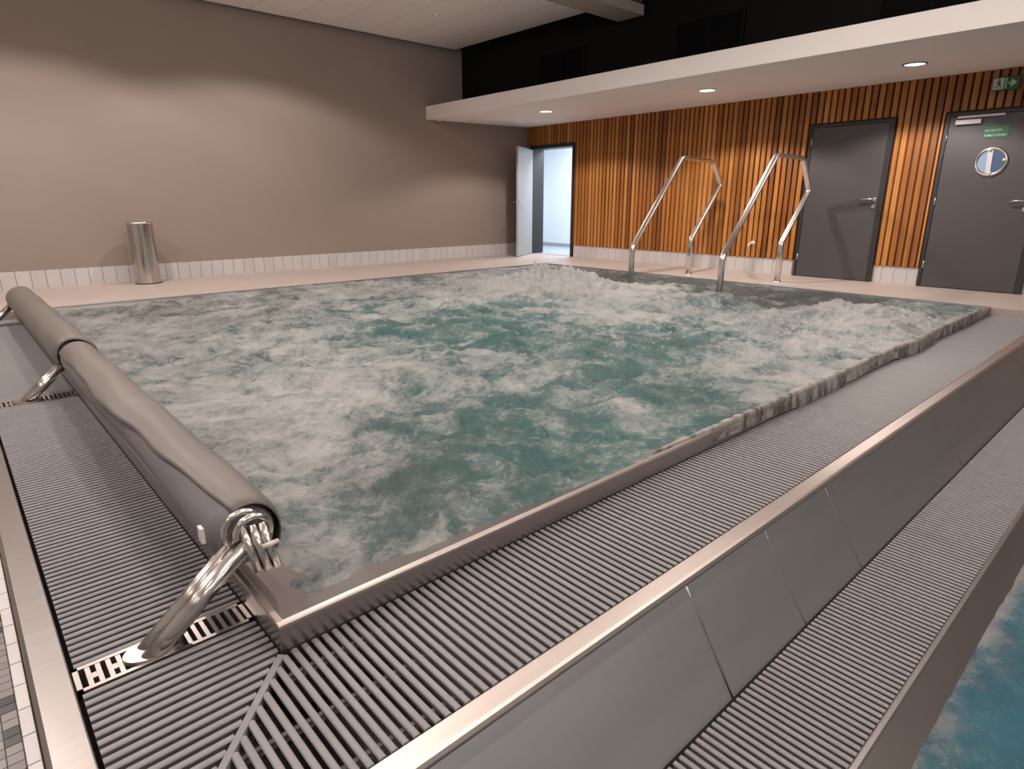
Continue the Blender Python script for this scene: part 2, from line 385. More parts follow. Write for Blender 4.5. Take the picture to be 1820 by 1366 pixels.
# porthole; reflections in the glass are painted as two blue halves
PY, PZ, PR = 1.952, 1.505, 0.155
ring = MB(); vs = []
n = 48; prof = [(PR + 0.012, 0.0), (PR + 0.010, -0.016), (PR - 0.008, -0.022), (PR - 0.024, -0.014), (PR - 0.028, 0.0)]
rows = [[(XW - 0.047 + px_, PY + r_*math.cos(2*math.pi*k/n), PZ + r_*math.sin(2*math.pi*k/n)) for (r_, px_) in prof] for k in range(n + 1)]
ring.grid(rows); pr = ring.build('porthole_ring', m_chrome, leaf3, True)
def disc_sector(a0, a1, r_, x, name, m, parent):
    s = MB(); pts = [(x, PY + r_*math.cos(a), PZ + r_*math.sin(a)) for a in np.linspace(a0, a1, 25)]
    s.add(pts, [tuple(range(len(pts)))]); return s.build(name, m, parent)
disc_sector(-1.75, 1.40, PR - 0.024, XW - 0.0525, 'pane', m_porth2, pr)
disc_sector(1.40, 2*math.pi - 1.75, PR - 0.024, XW - 0.0525, 'pane', m_porth, pr)
MB().prism([(PY - 0.015, PZ - 0.128), (PY + 0.035, PZ - 0.125), (PY + 0.045, PZ + 0.122), (PY - 0.005, PZ + 0.13)], 'x', XW - 0.058, XW - 0.053).build('reflection_bar', m_ltgrey, pr)  # grey streak of the reflection, modelled as a bar
for (dy, dz) in ((0.03, 0.132), (-0.012, -0.128), (-0.13, 0.015)):
    MB().tube([(XW - 0.06, PY + dy, PZ + dz), (XW - 0.074, PY + dy, PZ + dz)], 0.017, 16).build('bolt_cap', m_cream, pr, True)
# closer
MB().box(XW - 0.09, XW - 0.047, 2.115, 2.375, 1.935, 1.99).build('closer_body', m_ltgrey, leaf3, bevel=0.006)
MB().box(XW - 0.085, XW - 0.055, 1.895, 2.36, 2.005, 2.032).build('closer_rail', m_ltgrey, leaf3, bevel=0.004)
# green plate with two lines of small pale lettering (too small to read)
sg = MB().box(XW - 0.052, XW - 0.047, 1.832, 2.081, 1.768, 1.900).build('door_sign', m_green, leaf3, bevel=0.002)
rs = random.Random(3)
for (zz, ya, yb) in ((1.852, 2.065, 1.905), (1.797, 2.065, 1.850)):
    yy = ya; ln = MB()
    while yy > yb:
        wd = rs.uniform(0.006, 0.012); hh = rs.uniform(0.018, 0.026)
        ln.box(XW - 0.0535, XW - 0.052, yy - wd*0.35, yy, zz - hh/2, zz + hh/2)
        ln.box(XW - 0.0535, XW - 0.052, yy - wd, yy - wd*0.35, zz + rs.choice((-1, 0, 1))*hh*0.35, zz + hh*0.12 + rs.choice((-1, 0))*hh*0.1 + 0.004)
        yy -= wd + 0.006
    ln.build('lettering', m_pale, sg)
for o in (leaf2, leaf3):
    for c in o.children:
        pass

# exit sign above door 3
ex = empty('exit_sign', (XW - 0.05, 1.955, 2.275)); tag(ex, 'green exit sign with running figure and white arrow above the porthole door', 'sign')
MB().box(-0.03, 0.012, -0.125, 0.125, 0, 0.138).build('sign_box', m_green, ex, bevel=0.002)
MB().box(-0.033, -0.03, 0.016, 0.118, 0.010, 0.128).build('pale_field', m_pale, ex)
fig = MB()
def seg(p, q, wd):
    a, b = Vector((0, p[0], p[1])), Vector((0, q[0], q[1])); t = (b - a).normalized(); nn = Vector((0, -t.z, t.y)) * wd/2
    pts = [a + nn, b + nn, b - nn, a - nn]
    fig.add([(-0.0335, v.y, v.z) for v in pts] + [(-0.036, v.y, v.z) for v in pts], [(0,1,2,3), (7,6,5,4), (0,4,5,1), (1,5,6,2), (2,6,7,3), (3,7,4,0)])
for p, q, wd in (((0.068, 0.092), (0.062, 0.058), 0.020), ((0.062, 0.060), (0.044, 0.046), 0.010), ((0.044, 0.046), (0.048, 0.022), 0.010), ((0.062, 0.060), (0.078, 0.040), 0.010), ((0.078, 0.040), (0.098, 0.034), 0.010), ((0.068, 0.090), (0.046, 0.078), 0.008), ((0.068, 0.090), (0.088, 0.080), 0.008)):
    seg(p, q, wd)
fig.tube([(-0.0335, 0.064, 0.108), (-0.036, 0.064, 0.108)], 0.010, 14)
fig.build('running_figure', m_green, ex)
fig = MB(); seg((-0.004, 0.015), (-0.004, 0.125), 0.013); fig.build('pale_bar', m_pale, ex)
fig = MB(); seg((-0.024, 0.069), (-0.058, 0.069), 0.020)
pts = [(-0.050, 0.112), (-0.050, 0.026), (-0.108, 0.069)]
fig.add([(-0.0335, a, b) for a, b in pts] + [(-0.036, a, b) for a, b in pts], [(0, 1, 2), (5, 4, 3), (0, 3, 4, 1), (1, 4, 5, 2), (2, 5, 3, 0)])
fig.build('arrow', m_pale, ex)

# small wall spout on the timber wall
ws = empty('wall_spout', (XW - BD, 4.79, 0.44)); tag(ws, 'small pale spout fixed low on the timber wall between the handrails and the grey door', 'tap')
MB().tube([(0, 0, 0), (-0.01, 0, 0)], 0.035, 20).build('flange', m_cream, ws, True)
MB().tube([(-0.005, 0, 0), (-0.05, 0.01, 0.005), (-0.075, 0.025, -0.015), (-0.08, 0.028, -0.07)], 0.013, 12).build('spout', m_cream, ws, True)

# ------------------------------------------------------------------ waste bin
bn = empty('steel_bin', (2.02, 9.53, 0)); tag(bn, 'tall cylindrical stainless steel bin standing by the taupe wall', 'bin')
MB().lathe([(0.152, 0.012), (0.152, 0.40), (0.152, 0.790)], (0, 0, 0), 64).lathe([(0.147, 0.797), (0.147, 0.45)], (0, 0, 0), 64).lathe([(0.147, 0.45), (0.0, 0.45)], (0, 0, 0), 64).build('body', m_bin, bn, True)
MB().lathe([(0.0, 0.0), (0.160, 0.0), (0.160, 0.012), (0.15, 0.014)], (0, 0, 0), 64).build('base_ring', m_frame, bn, True)
MB().lathe([(0.153, 0.775), (0.156, 0.782), (0.156, 0.797), (0.150, 0.80), (0.147, 0.797)], (0, 0, 0), 64).build('rim', m_rail, bn, True)

# ------------------------------------------------------------------ handrails
def sweep_xz(pts, y, wd, th, rad=0.05):
    # round the corners, then sweep a rounded flat bar (wide in y)
    P = [Vector((p[0], 0, p[1])) for p in pts]; path = [P[0]]
    for i in range(1, len(P) - 1):
        a = (P[i-1] - P[i]).normalized(); b = (P[i+1] - P[i]).normalized()
        s = P[i] + a*rad; e = P[i] + b*rad
        for k in range(7):
            t = k/6; path.append((1-t)**2*s + 2*t*(1-t)*P[i] + t*t*e)
    path.append(P[-1])
    n = 20; prof = []
    for k in range(n):
        an = 2*math.pi*k/n; c, s_ = math.cos(an), math.sin(an)
        prof.append((math.copysign(abs(c)**0.5, c)*wd/2, math.copysign(abs(s_)**0.5, s_)*th/2))
    vs = []; fs = []
    for i, p in enumerate(path):
        t = (path[min(i+1, len(path)-1)] - path[max(i-1, 0)]).normalized(); nn = Vector((-t.z, 0, t.x))
        for (a, b) in prof:
            q = p + nn*b; vs.append((q.x, a, q.z))
    m = len(path)
    for i in range(m-1):
        for k in range(n): fs.append((i*n+k, i*n+(k+1) % n, (i+1)*n+(k+1) % n, (i+1)*n+k))
    fs += [tuple(range(n))[::-1], tuple(range((m-1)*n, m*n))]
    return MB().add(vs, fs)
for i, (yy, pts, lab) in enumerate((
    (5.247, [(6.95, -0.35), (6.95, 0.459), (7.984, 1.648), (8.805, 1.628), (9.071, 1.305), (8.364, 0.516), (8.362, 0.0)], 'angled stainless handrail standing in the pool, left one, farther from the grey doors'),
    (3.920, [(6.97, -0.35), (6.97, 0.413), (8.062, 1.621), (8.808, 1.613), (9.126, 1.207), (8.462, 0.516), (8.475, 0.0)], 'angled stainless handrail standing in the pool, right one, beside the plain grey door'))):
    hr = empty('handrail', (pts[-1][0], yy, 0)); tag(hr, lab, 'handrail', 'pool handrails')
    loc = [(p[0] - pts[-1][0], p[1]) for p in pts]
    sweep_xz(loc, 0, 0.070, 0.050).build('rail', m_rail, hr, True)
    MB().lathe([(0.0, 0.008), (0.055, 0.008), (0.058, 0.0)], (0, 0, 0), 28).build('foot_flange', m_rail, hr, True)

# ------------------------------------------------------------------ whirlpool basin
basin = empty('whirlpool_basin', (4.2, 4.6, 0)); tag(basin, 'raised square stainless steel whirlpool basin with overflow rim', 'pool')
bpy.context.view_layer.update()
def bpart(mbx, name, m, **k): return child(mbx, name, m, basin, **k)
# near rim: thin upright lip, inner side falling away under the water
prof_y = [(Y0, GZ - 0.2), (Y0, -0.006), (Y0 + 0.004, 0.0), (Y0 + 0.015, 0.0), (Y0 + 0.019, -0.004), (Y0 + 0.10, -0.035), (Y0 + 0.45, -0.16), (Y0 + 0.45, -0.25), (Y0 + 0.02, -0.25)]
bpart(MB().prism(prof_y, 'x', X0 + 0.0015, X1 + 0.02), 'rim_near', m_steel)
lipp = [(Y0 - 0.001, -0.010), (Y0 - 0.001, -0.002), (Y0 + 0.002, 0.0025), (Y0 + 0.017, 0.0025), (Y0 + 0.021, -0.002), (Y0 + 0.021, -0.010)]
bpart(MB().prism(lipp, 'x', X0 - 0.001, X1 + 0.02), 'rim_lip', m_cap)
lips = [(X0 - 0.001, -0.010), (X0 - 0.001, -0.002), (X0 + 0.002, 0.0022), (X0 + 0.017, 0.0022), (X0 + 0.021, -0.002), (X0 + 0.021, -0.010)]
bpart(MB().prism(lips, 'y', Y0 + 0.021, Y1 + 0.02), 'rim_lip', m_cap)
prof_x = [(X0, GZ - 0.2), (X0, -0.006), (X0 + 0.004, 0.0), (X0 + 0.015, 0.0), (X0 + 0.019, -0.004), (X0 + 0.10, -0.035), (X0 + 0.45, -0.16), (X0 + 0.45, -0.25), (X0 + 0.02, -0.25)]
bpart(MB().prism(prof_x, 'y', Y0 + 0.0015, Y1 + 0.02), 'rim_side', m_steel)
fb = MB(); fb.box(X0, X1 + 0.02, Y1, Y1 + 0.02, -0.3, 0.004); fb.box(X1, X1 + 0.02, Y0, Y1, -0.3, 0.004)
bpart(fb, 'rim_far', m_steel_rough)
bpart(MB().box(X0 + 0.2, X1, Y0 + 0.2, Y1, -0.9, -0.88), 'basin_floor', m_steel_rough)
# overflow troughs
tr = MB(); tr.box(GX - 0.02, X1 + 0.02, GY - 0.02, Y0, -0.31, -0.30); tr.box(GX - 0.02, X0, Y0, Y1 + 0.02, -0.31, -0.30)
tr.box(GX - 0.01, X1 + 0.02, GY - 0.012, GY - 0.002, -0.31, GZ - 0.012); tr.box(GX - 0.012, GX - 0.002, GY - 0.01, Y1 + 0.02, -0.31, GZ - 0.012)
bpart(tr, 'overflow_trough', m_dark)
# curb along the near grate: flat cap, rolled edge, sloping apron down to the lower grate
cap = [(GY, GZ - 0.14), (GY, GZ - 0.001), (GY - 0.003, GZ + 0.001), (0.896, GZ + 0.001), (0.887, GZ - 0.003), (0.882, GZ - 0.012), (0.879, GZ - 0.03), (0.879, GZ - 0.14)]
bpart(MB().prism(cap, 'x', -0.045, X1 + 0.02), 'curb_cap', m_cap)
apr = [(0.879, GZ - 0.018), (0.86, GZ - 0.05), (LYI, LZ - 0.006), (LYI, LZ - 0.05), (0.879, LZ - 0.05)]
for i in range(6):        # welded apron sheets
    xa, xb = (-0.045, 1.53, 2.04, 2.57, 4.1, 6.2, X1 + 0.02)[i:i+2]
    bpart(MB().prism(apr, 'x', xa, xb), 'apron_sheet', m_steel_rough)
    if 0 < i: bpart(MB().tube([(xa, 0.8795, GZ - 0.020), (xa, 0.8605, GZ - 0.0505), (xa, LYI + 0.001, LZ - 0.004)], 0.0042 if i == 1 else 0.0016, 8), 'weld_bead', m_chrome, smooth=True)
scap = [(GX, GZ - 0.14), (GX, GZ - 0.001), (GX - 0.003, GZ + 0.001), (-0.028, GZ - 0.001), (-0.037, GZ - 0.006), (-0.041, GZ - 0.02), (-0.041, GZ - 0.14)]
bpart(MB().prism(scap, 'y', GY, Y1 + 0.02), 'side_curb_cap', m_steel)

# ------------------------------------------------------------------ grates: each slat its own part
PIT, SW, SH = 0.0288, 0.0178, 0.026
def slat_profile():
    return [(-0.0016, -SH), (-0.0018, -0.0095), (-SW/2 + 0.0008, -0.0050), (-SW/2, -0.0035), (-SW/2 + 0.0025, -0.0008), (-SW/2 + 0.006, 0), (SW/2 - 0.006, 0), (SW/2 - 0.0025, -0.0008), (SW/2, -0.0035), (SW/2 - 0.0008, -0.0050), (0.0018, -0.0095), (0.0016, -SH)]
slat_y = MB().prism(slat_profile(), 'y', 0, 1).mesh('slat', m_slat)     # runs along y
slat_x = MB().prism(slat_profile(), 'x', 0, 1).mesh('slat', m_slat)     # runs along x
def grate(name, label, org):
    g = empty(name, org); return tag(g, label, 'grate', 'pool overflow grates')
diag = lambda t: GX + (t - GY) * (X0 - GX) / (Y0 - GY)      # x on mitre at y=t
diay = lambda t: GY + (t - GX) * (Y0 - GY) / (X0 - GX)
g1 = grate('overflow_grate', 'long grey slatted grate between the whirlpool rim and the sloping steel apron', (0, 0, GZ))
x = GX + 0.05
while x < X1 - 0.005:
    ye = (Y0 - 0.004) if x > X0 + 0.004 else diay(x) - 0.014
    inst('slat', slat_y, g1, (x, GY + 0.004, 0), (1, max(0.01, ye - GY - 0.004), 1)); x += PIT
dv = Vector((X0 - GX, Y0 - GY, 0)).normalized(); nv = Vector((-dv.y, dv.x, 0)) * 0.009
a, b = Vector((GX + 0.005, GY + 0.005, 0)), Vector((X0 - 0.004, Y0 - 0.004, 0))
mt = MB(); q = [a + nv, b + nv, b - nv, a - nv]
mt.add([(v.x, v.y, -0.028) for v in q] + [(v.x, v.y, 0.0005) for v in q], [(3,2,1,0), (4,5,6,7), (0,1,5,4), (1,2,6,5), (2,3,7,6), (3,0,4,7)])
mt.build('mitre_bar', m_slat, g1, bevel=0.002)
for yy in (GY + 0.06, GY + 0.23, GY + 0.40):
    MB().box(yy - GY + GX, X1, yy - 0.006, yy + 0.006, -0.045, -0.0262).build('support_bar', m_slat, g1)

INS = [(1.598, 1.702), (4.45, 4.585), (7.52, 7.66)]
secs = [(GY + 0.05, INS[0][0], 'short corner piece of grey slatted side grate in front of the near strut'),
        (INS[0][1], INS[1][0], 'grey slatted side grate between the near and middle struts'),
        (INS[1][1], INS[2][0], 'grey slatted side grate between the middle and far struts'),
        (INS[2][1], Y1 + 0.01, 'short grey slatted side grate behind the far strut')]
for (ya, yb, lab) in secs:
    g = grate('overflow_grate', lab, (0, 0, GZ))
    n = int((yb - ya) / 0.0293); p = (yb - ya) / n
    for i in range(n):
        yy = ya + (i + 0.5) * p
        xe = (X0 - 0.004) if yy > Y0 + 0.004 else diag(yy) - 0.014
        inst('slat', slat_x, g, (GX + 0.011, yy, 0), (max(0.01, xe - GX - 0.011), 1.0, 1))
    for xx in (0.10, 0.26, 0.40):
        MB().box(xx - 0.006, xx + 0.006, max(ya, diay(xx) + 0.02), yb - 0.01, -0.045, -0.0262).build('support_bar', m_slat, g)
g2 = grate('lower_grate', 'grey slatted grate at the foot of the sloping apron beside the blue pool', (0, 0, LZ))
x = 0.4; k = 0
while x < 8.3 and k < 285:
    inst('slat', slat_y, g2, (x, LYO + 0.002, 0), (0.96, LYI - LYO - 0.013, 1)); x += 0.0277; k += 1
for yy in (0.42, 0.53, 0.63): MB().box(0.4, 8.3, yy - 0.006, yy + 0.006, -0.045, -0.0262).build('support_bar', m_slat, g2)

# lower pool: trough, lip, wall
lp = empty('lower_pool_edge', (4, 0.3, LZ)); tag(lp, 'steel edge of the lower blue pool beside the lower grate', 'pool edge'); bpy.context.view_layer.update()
child(MB().box(-0.5, 9.0, LYO, LYI + 0.02, LZ - 0.21, LZ - 0.2), 'trough', m_dark, lp)
lip = [(LYO, LZ - 0.2), (LYO, LZ), (LYO - 0.004, LZ + 0.003), (LYO - 0.016, LZ + 0.003), (LYO - 0.021, LZ - 0.003), (0.255, -0.468), (0.235, -0.56), (0.22, -1.9), (0.25, -1.9)]
child(MB().prism(lip, 'x', -0.5, 9.0), 'lip', m_steel_lip, lp)

# ------------------------------------------------------------------ strut inserts, struts and cushions
def insert_plate(y0, y1, lab):
    p = empty('slotted_insert', (0, 0, GZ)); tag(p, lab, 'drain cover', 'slotted inserts under the cushion struts')
    f = MB(); t = 0.012
    f.box(GX + 0.004, X0 - 0.004, y0, y0 + t, -0.02, 0.001); f.box(GX + 0.004, X0 - 0.004, y1 - t, y1, -0.02, 0.001)
    f.box(GX + 0.004, GX + 0.016, y0, y1, -0.02, 0.001); f.box(X0 - 0.016, X0 - 0.004, y0, y1, -0.02, 0.001)
    f.build('frame', m_steel_lip, p)
    b = MB().box(-0.0055, 0.0055, y0 + t, y1 - t, -0.02, 0).mesh('bar', m_steel_lip)
    xx = GX + 0.035
    k = 0
    while xx < X0 - 0.02:
        if not (0.165 < xx < 0.25): inst('bar', b, p, (xx, 0, 0))
        if k % 2 == 0 and xx < 0.16:
            MB().box(xx + 0.005, xx + 0.018, (y0+y1)/2 - 0.012, (y0+y1)/2 + 0.01, -0.018, -0.001).build('bridge', m_steel_lip, p)
        xx += 0.0225; k += 1
CX, CZ, CR = 0.505, 0.140, 0.098
def strut(yc, lab):
    s = empty('cushion_strut', (0.2, yc, GZ)); tag(s, lab, 'strut', 'struts of the neck cushions'); bpy.context.view_layer.update()
    a = Vector((0.185, yc, GZ - 0.03)); b = Vector((CX - 0.03, yc, CZ + 0.0)) if yc < 2 else Vector((CX - 0.085, yc, CZ - 0.035))
    for dy in (-0.022, 0.022):
        child(MB().tube([a + Vector((0, dy, 0)), b + Vector((0, dy, 0))], 0.026, 28), 'tube', m_chrome, s, smooth=True)
    el = MB(); rows = []
    foot = [(0.150 + 0.070 + 0.072*math.cos(t), yc + 0.050*math.sin(t)) for t in np.linspace(0, 2*math.pi, 33)[:-1]]
    el.add([(p[0], p[1], GZ - 0.004) for p in foot] + [(p[0]*0.97 + 0.0066, yc + (p[1]-yc)*0.94, GZ + 0.007) for p in foot],
           [tuple(range(32))[::-1], tuple(range(32, 64))] + [(i, (i+1) % 32, 32 + (i+1) % 32, 32 + i) for i in range(32)])
    child(el, 'foot_plate', m_steel, s, smooth=False)
    return s
labs = ['nearest', 'middle', 'far']
for i, (ya, yb) in enumerate(INS):
    insert_plate(ya, yb, 'slotted steel insert in the side grate under the %s cushion strut' % labs[i])
    strut((ya + yb)/2, 'polished steel twin-tube strut holding the neck cushion, %s of three' % labs[i])
# clamp at the near end of the cushion
cl = empty('cushion_clamp', (CX, 1.63, CZ)); tag(cl, 'polished steel clamp ring with short tubes at the near cushion end', 'clamp')
def torus(parent, name, c, R, r, axis_y=True, m=m_chrome, a0=0, a1=2*math.pi):
    pts = [(c[0] + R*math.cos(t), c[1], c[2] + R*math.sin(t)) for t in np.linspace(a0, a1, 40)]
    return MB().tube(pts, r, 12, caps=True).build(name, m, parent, True)
torus(cl, 'ring', (-0.02, 0.03, 0.03), 0.052, 0.009)
torus(cl, 'ring', (-0.005, -0.005, 0.03), 0.046, 0.010, a0=-0.4, a1=3.3)
for k, (dx, dy) in enumerate(((-0.032, -0.012), (-0.008, -0.020), (0.016, -0.024))):
    MB().tube([(dx, dy + 0.01, 0.055), (dx + 0.006, dy - 0.012, 0.0), (dx + 0.014, dy - 0.045, -0.065)], 0.0125, 14).build('short_tube', m_chrome, cl, True)
MB().tube([(0.0, -0.05, 0.0), (0.02, -0.055, 0.004), (0.045, -0.045, 0.0)], 0.007, 10).build('pin', m_cream, cl, True)

rc = random.Random(11)
def cushion(y0, y1, lab, z_off, rad, wav, seedv):
    c = empty('neck_cushion', (CX, y0, CZ + z_off)); tag(c, lab, 'cushion', 'neck cushions along the whirlpool rim')
    Ln = y1 - y0; rr = random.Random(seedv); ph = [rr.uniform(0, 6) for _ in range(4)]
    # inner roll with closed, slightly pillowed ends and a skirt resting on the rim
    rows = []
    N = 90
    for i in range(N + 1):
        t = i / N; yy = t * Ln
        e = min(yy, Ln - yy); s = 1.0 if e > 0.05 else 0.80 + 0.20*math.sqrt(max(0, 1 - (1 - e/0.05)**2))
        row = []
        for k in range(33):
            an = 2*math.pi*k/32
            r = rad * 0.93 * s
            px_, pz_ = r*math.cos(an), r*math.sin(an)
            if pz_ < 0: pz_ = pz_ * 1.22                       # hangs down to the rim
            px_ += 0.006*math.sin(3*yy + an*2 + ph[0]) if e > 0.06 else 0
            row.append((px_, yy, pz_))
        rows.append(row)
    m = MB(); m.grid(rows)
    m.add(rows[0][:-1], [tuple(range(32))]); m.add(rows[-1][:-1], [tuple(range(32))])
    m.build('roll', m_inner, c, True)
    # outer cover, open along the deck side with a wavy hem
    rows = []
    for i in range(N + 1):
        t = i / N; yy = -0.012 + t * (Ln + 0.02)
        e = min(yy + 0.012, Ln + 0.012 - yy)
        hem = math.radians(126 + 34*t) + wav*(0.10*math.sin(2.6*yy + ph[1]) + 0.06*math.sin(6.1*yy + ph[2]) + 0.03*math.sin(13*yy + ph[3])) 
        if wav < 0.5: hem = math.radians(205)
        a0 = math.radians(-62)
        s = 1.0 if e > 0.06 else 0.88 + 0.12*math.sqrt(max(0, 1 - (1 - e/0.06)**2))
        row = []
        for k in range(31):
            u = k / 30; an = a0 + (hem - a0)*u
            gap = wav*0.012*max(0, (u - 0.72)/0.28)**1.5*(1 + math.sin(2.1*yy + ph[2]))
            r = (rad + 0.004 + gap)*s + 0.0025*math.sin(7*yy + 3*an + ph[0])
            pz_ = r*math.sin(an)
            if pz_ < 0: pz_ *= 1.15
            row.append((r*math.cos(an), yy, pz_))
        rows.append(row)
    m = MB(); m.grid(rows); m.build('cover', m_cover, c, True, solid=0.005)
    if wav > 0.5:
        MB().box(-0.118, -0.108, 0.02, 0.05, 0.0, 0.045).build('care_tag', m_cream, c)
    return c
cushion(1.685, 4.50, 'long taupe neck cushion with a loose wavy cover hem, nearest the camera', 0.0, CR, 1.0, 5)
cushion(4.53, 7.70, 'long taupe neck cushion with a tight cover, at the far end of the rim', 0.012, CR + 0.012, 0.0, 8)

# ------------------------------------------------------------------ mosaic corner at lower left
mf = struct(MB().box(-0.9, -0.041, 0.4, 7.9, -0.42, -0.300).build('floor_mosaic', m_grout))
m_t = [mat('mosaic_white', (0.36, 0.34, 0.33), 0.35, rnd=0.12), mat('mosaic_grey', (0.10, 0.095, 0.10), 0.35, rnd=0.25), mat('mosaic_dark', (0.02, 0.02, 0.022), 0.35), mat('mosaic_red', (0.35, 0.025, 0.02), 0.35)]
mt_me = [MB().box(-0.0165, 0.0165, -0.0165, 0.0165, 0, 0.006).mesh('tile', m) for m in m_t]
rt = random.Random(21)
for i in range(6):
    for j in range(42):
        xx, yy = -0.062 - i*0.036, 1.25 + j*0.036
        k = rt.choices((0, 1, 2), (0.5, 0.33, 0.17))[0]
        if j > 18: k = 0 if rt.random() < 0.85 else 1
        if (i, j) == (2, 12): k = 3
        inst('tile', mt_me[k], mf, (xx, yy, -0.300))
ts = struct(MB().box(-0.066, -0.042, 0.5, 7.9, -0.30, -0.098).build('trim_1', m_grout))
tme = MB().box(-0.012, 0.0115, -0.048, 0.048, 0, 0.005).mesh('tile', m_tile)
for j in range(66): inst('tile', tme, ts, (-0.0545, 1.0 + j*0.1, -0.098))

# ------------------------------------------------------------------ water
rng = np.random.default_rng(4)
def vnoise(x, y, seed):
    g = np.random.default_rng(seed).random((257, 257))
    xi = np.floor(x).astype(int); yi = np.floor(y).astype(int)
    fx = x - xi; fy = y - yi
    fx = fx*fx*fx*(fx*(fx*6-15)+10); fy = fy*fy*fy*(fy*(fy*6-15)+10)
    a = g[xi % 257, yi % 257]; b = g[(xi+1) % 257, yi % 257]; c = g[xi % 257, (yi+1) % 257]; d_ = g[(xi+1) % 257, (yi+1) % 257]
    return (a*(1-fx)+b*fx)*(1-fy) + (c*(1-fx)+d_*fx)*fy - 0.5
def fbm(x, y, s, oct, seed, gain=0.5):
    t = 0; a = 1.0
    for i in range(oct):
        t = t + a*vnoise(x*s + 13.7*i, y*s + 7.1*i, seed + i); s *= 2.03; a *= gain
    return t
def axis(a, b, s0, k):
    out = [a]
    while out[-1] < b: out.append(out[-1] + s0 + k*(out[-1] - a))
    out[-1] = b; return np.array(out)
def gauss(X, Y, cx, cy, sx, sy=None, rot=0.0):
    sy = sy or sx; c, s = math.cos(rot), math.sin(rot); dx, dy = X - cx, Y - cy
    u = c*dx + s*dy; v = -s*dx + c*dy
    return np.exp(-0.5*((u/sx)**2 + (v/sy)**2))
def sstep(a, b, x):
    t = np.clip((x - a)/(b - a), 0, 1); return t*t*(3 - 2*t)
gx = axis(X0 + 0.012, X1 - 0.001, 0.006, 0.0024); gy = axis(Y0 + 0.010, Y1 - 0.001, 0.0055, 0.0024)
X, Y = np.meshgrid(gx, gy, indexing='ij')
wx = X + 0.22*fbm(X, Y, 1.6, 3, 100); wy = Y + 0.22*fbm(X, Y, 1.6, 3, 200)
turb = 0.60 + 0.75*gauss(X, Y, 5.3, 5.2, 1.3) + 0.8*gauss(X, Y, 6.2, 2.4, 0.8) + 0.35*gauss(X, Y, 4.3, 3.0, 1.6)
ridge = 0.5 - np.abs(fbm(wx, wy, 2.2, 4, 300))
Z = turb*(0.075*fbm(wx, wy, 1.5, 2, 400) + 0.050*(ridge - 0.35)) + (0.55 + 0.5*turb)*(0.036*fbm(wx, wy, 6.0, 4, 500) + 0.020*fbm(wx, wy, 20.0, 3, 600))
bub = fbm(wx, wy, 9.0, 3, 650)
g1_ = gauss(X, Y, 5.45, 5.30, 0.42) + 0.5*gauss(X, Y, 5.0, 5.6, 0.5) + 0.35*gauss(X, Y, 5.75, 4.75, 0.45)
Z += g1_*(0.20 + 0.10*bub + 0.07*fbm(X, Y, 14, 3, 680))
Z += gauss(X, Y, 6.25, 2.35, 0.30, 0.25)*(0.09 + 0.06*bub) + gauss(X, Y, 5.7, 1.62, 0.35, 0.16)*(0.05 + 0.03*bub) + gauss(X, Y, 5.75, 3.9, 0.4)*(0.06 + 0.05*bub) + gauss(X, Y, 6.4, 3.6, 0.5, 0.2)*0.04*(0.5 + bub)
# mean level: a touch below the lip at the near corner, brim-full further along
lev = -0.042 + 0.046*sstep(0.8, 2.7, X) + 0.012*sstep(4.0, 7.0, Y)
edge = np.minimum(np.minimum((X - X0)/0.25, (X1 - X)/0.35), np.minimum((Y - Y0)/0.28, (Y1 - Y)/0.35)); damp = 0.18 + 0.82*sstep(0, 1, edge)
farl = sstep(0.35, 0.0, np.minimum(X1 - X, Y1 - Y))
Z = Z*damp + lev*(1 - farl) - 0.012*farl
# foam cover: open teal water between the jets, froth elsewhere
teal = (1.00*gauss(X, Y, 3.30, 3.55, 0.75, 0.42, -0.7) + 0.95*gauss(X, Y, 3.9, 4.55, 0.85, 0.35, 0.35) + 0.85*gauss(X, Y, 3.75, 2.55, 0.75, 0.35, 0.3)
        + 0.75*gauss(X, Y, 1.45, 1.85, 0.40, 0.30) + 0.55*gauss(X, Y, 3.0, 1.75, 0.5, 0.18) + 0.55*gauss(X, Y, 1.75, 2.35, 0.35, 0.25) + 0.45*gauss(X, Y, 2.5, 2.2, 0.5)
        + 0.4*gauss(X, Y, 3.4, 5.6, 0.5, 0.4))
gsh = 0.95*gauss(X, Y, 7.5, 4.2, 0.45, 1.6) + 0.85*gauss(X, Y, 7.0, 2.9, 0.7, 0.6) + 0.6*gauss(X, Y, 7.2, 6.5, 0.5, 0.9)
foam = 0.66 - 0.42*teal - 0.42*gsh + 0.36*fbm(wx, wy, 2.0, 4, 700, 0.6) + 0.42*fbm(wx + 0.05*bub, wy, 7.0, 4, 800, 0.6) + 0.5*g1_ + 0.35*gauss(X, Y, 6.2, 2.3, 0.5) + 1.6*(Z - lev) + 0.6*gauss(X, Y, 1.2, 7.80, 0.55, 0.07)
foam = np.clip(foam, -0.2, 1.1)
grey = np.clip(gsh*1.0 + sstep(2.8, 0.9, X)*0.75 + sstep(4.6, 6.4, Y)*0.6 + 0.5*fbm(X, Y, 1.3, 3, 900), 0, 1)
nx, ny = X.shape
idx = np.arange(nx*ny).reshape(nx, ny)
quads = np.stack([idx[:-1, :-1], idx[1:, :-1], idx[1:, 1:], idx[:-1, 1:]], -1).reshape(-1, 4)
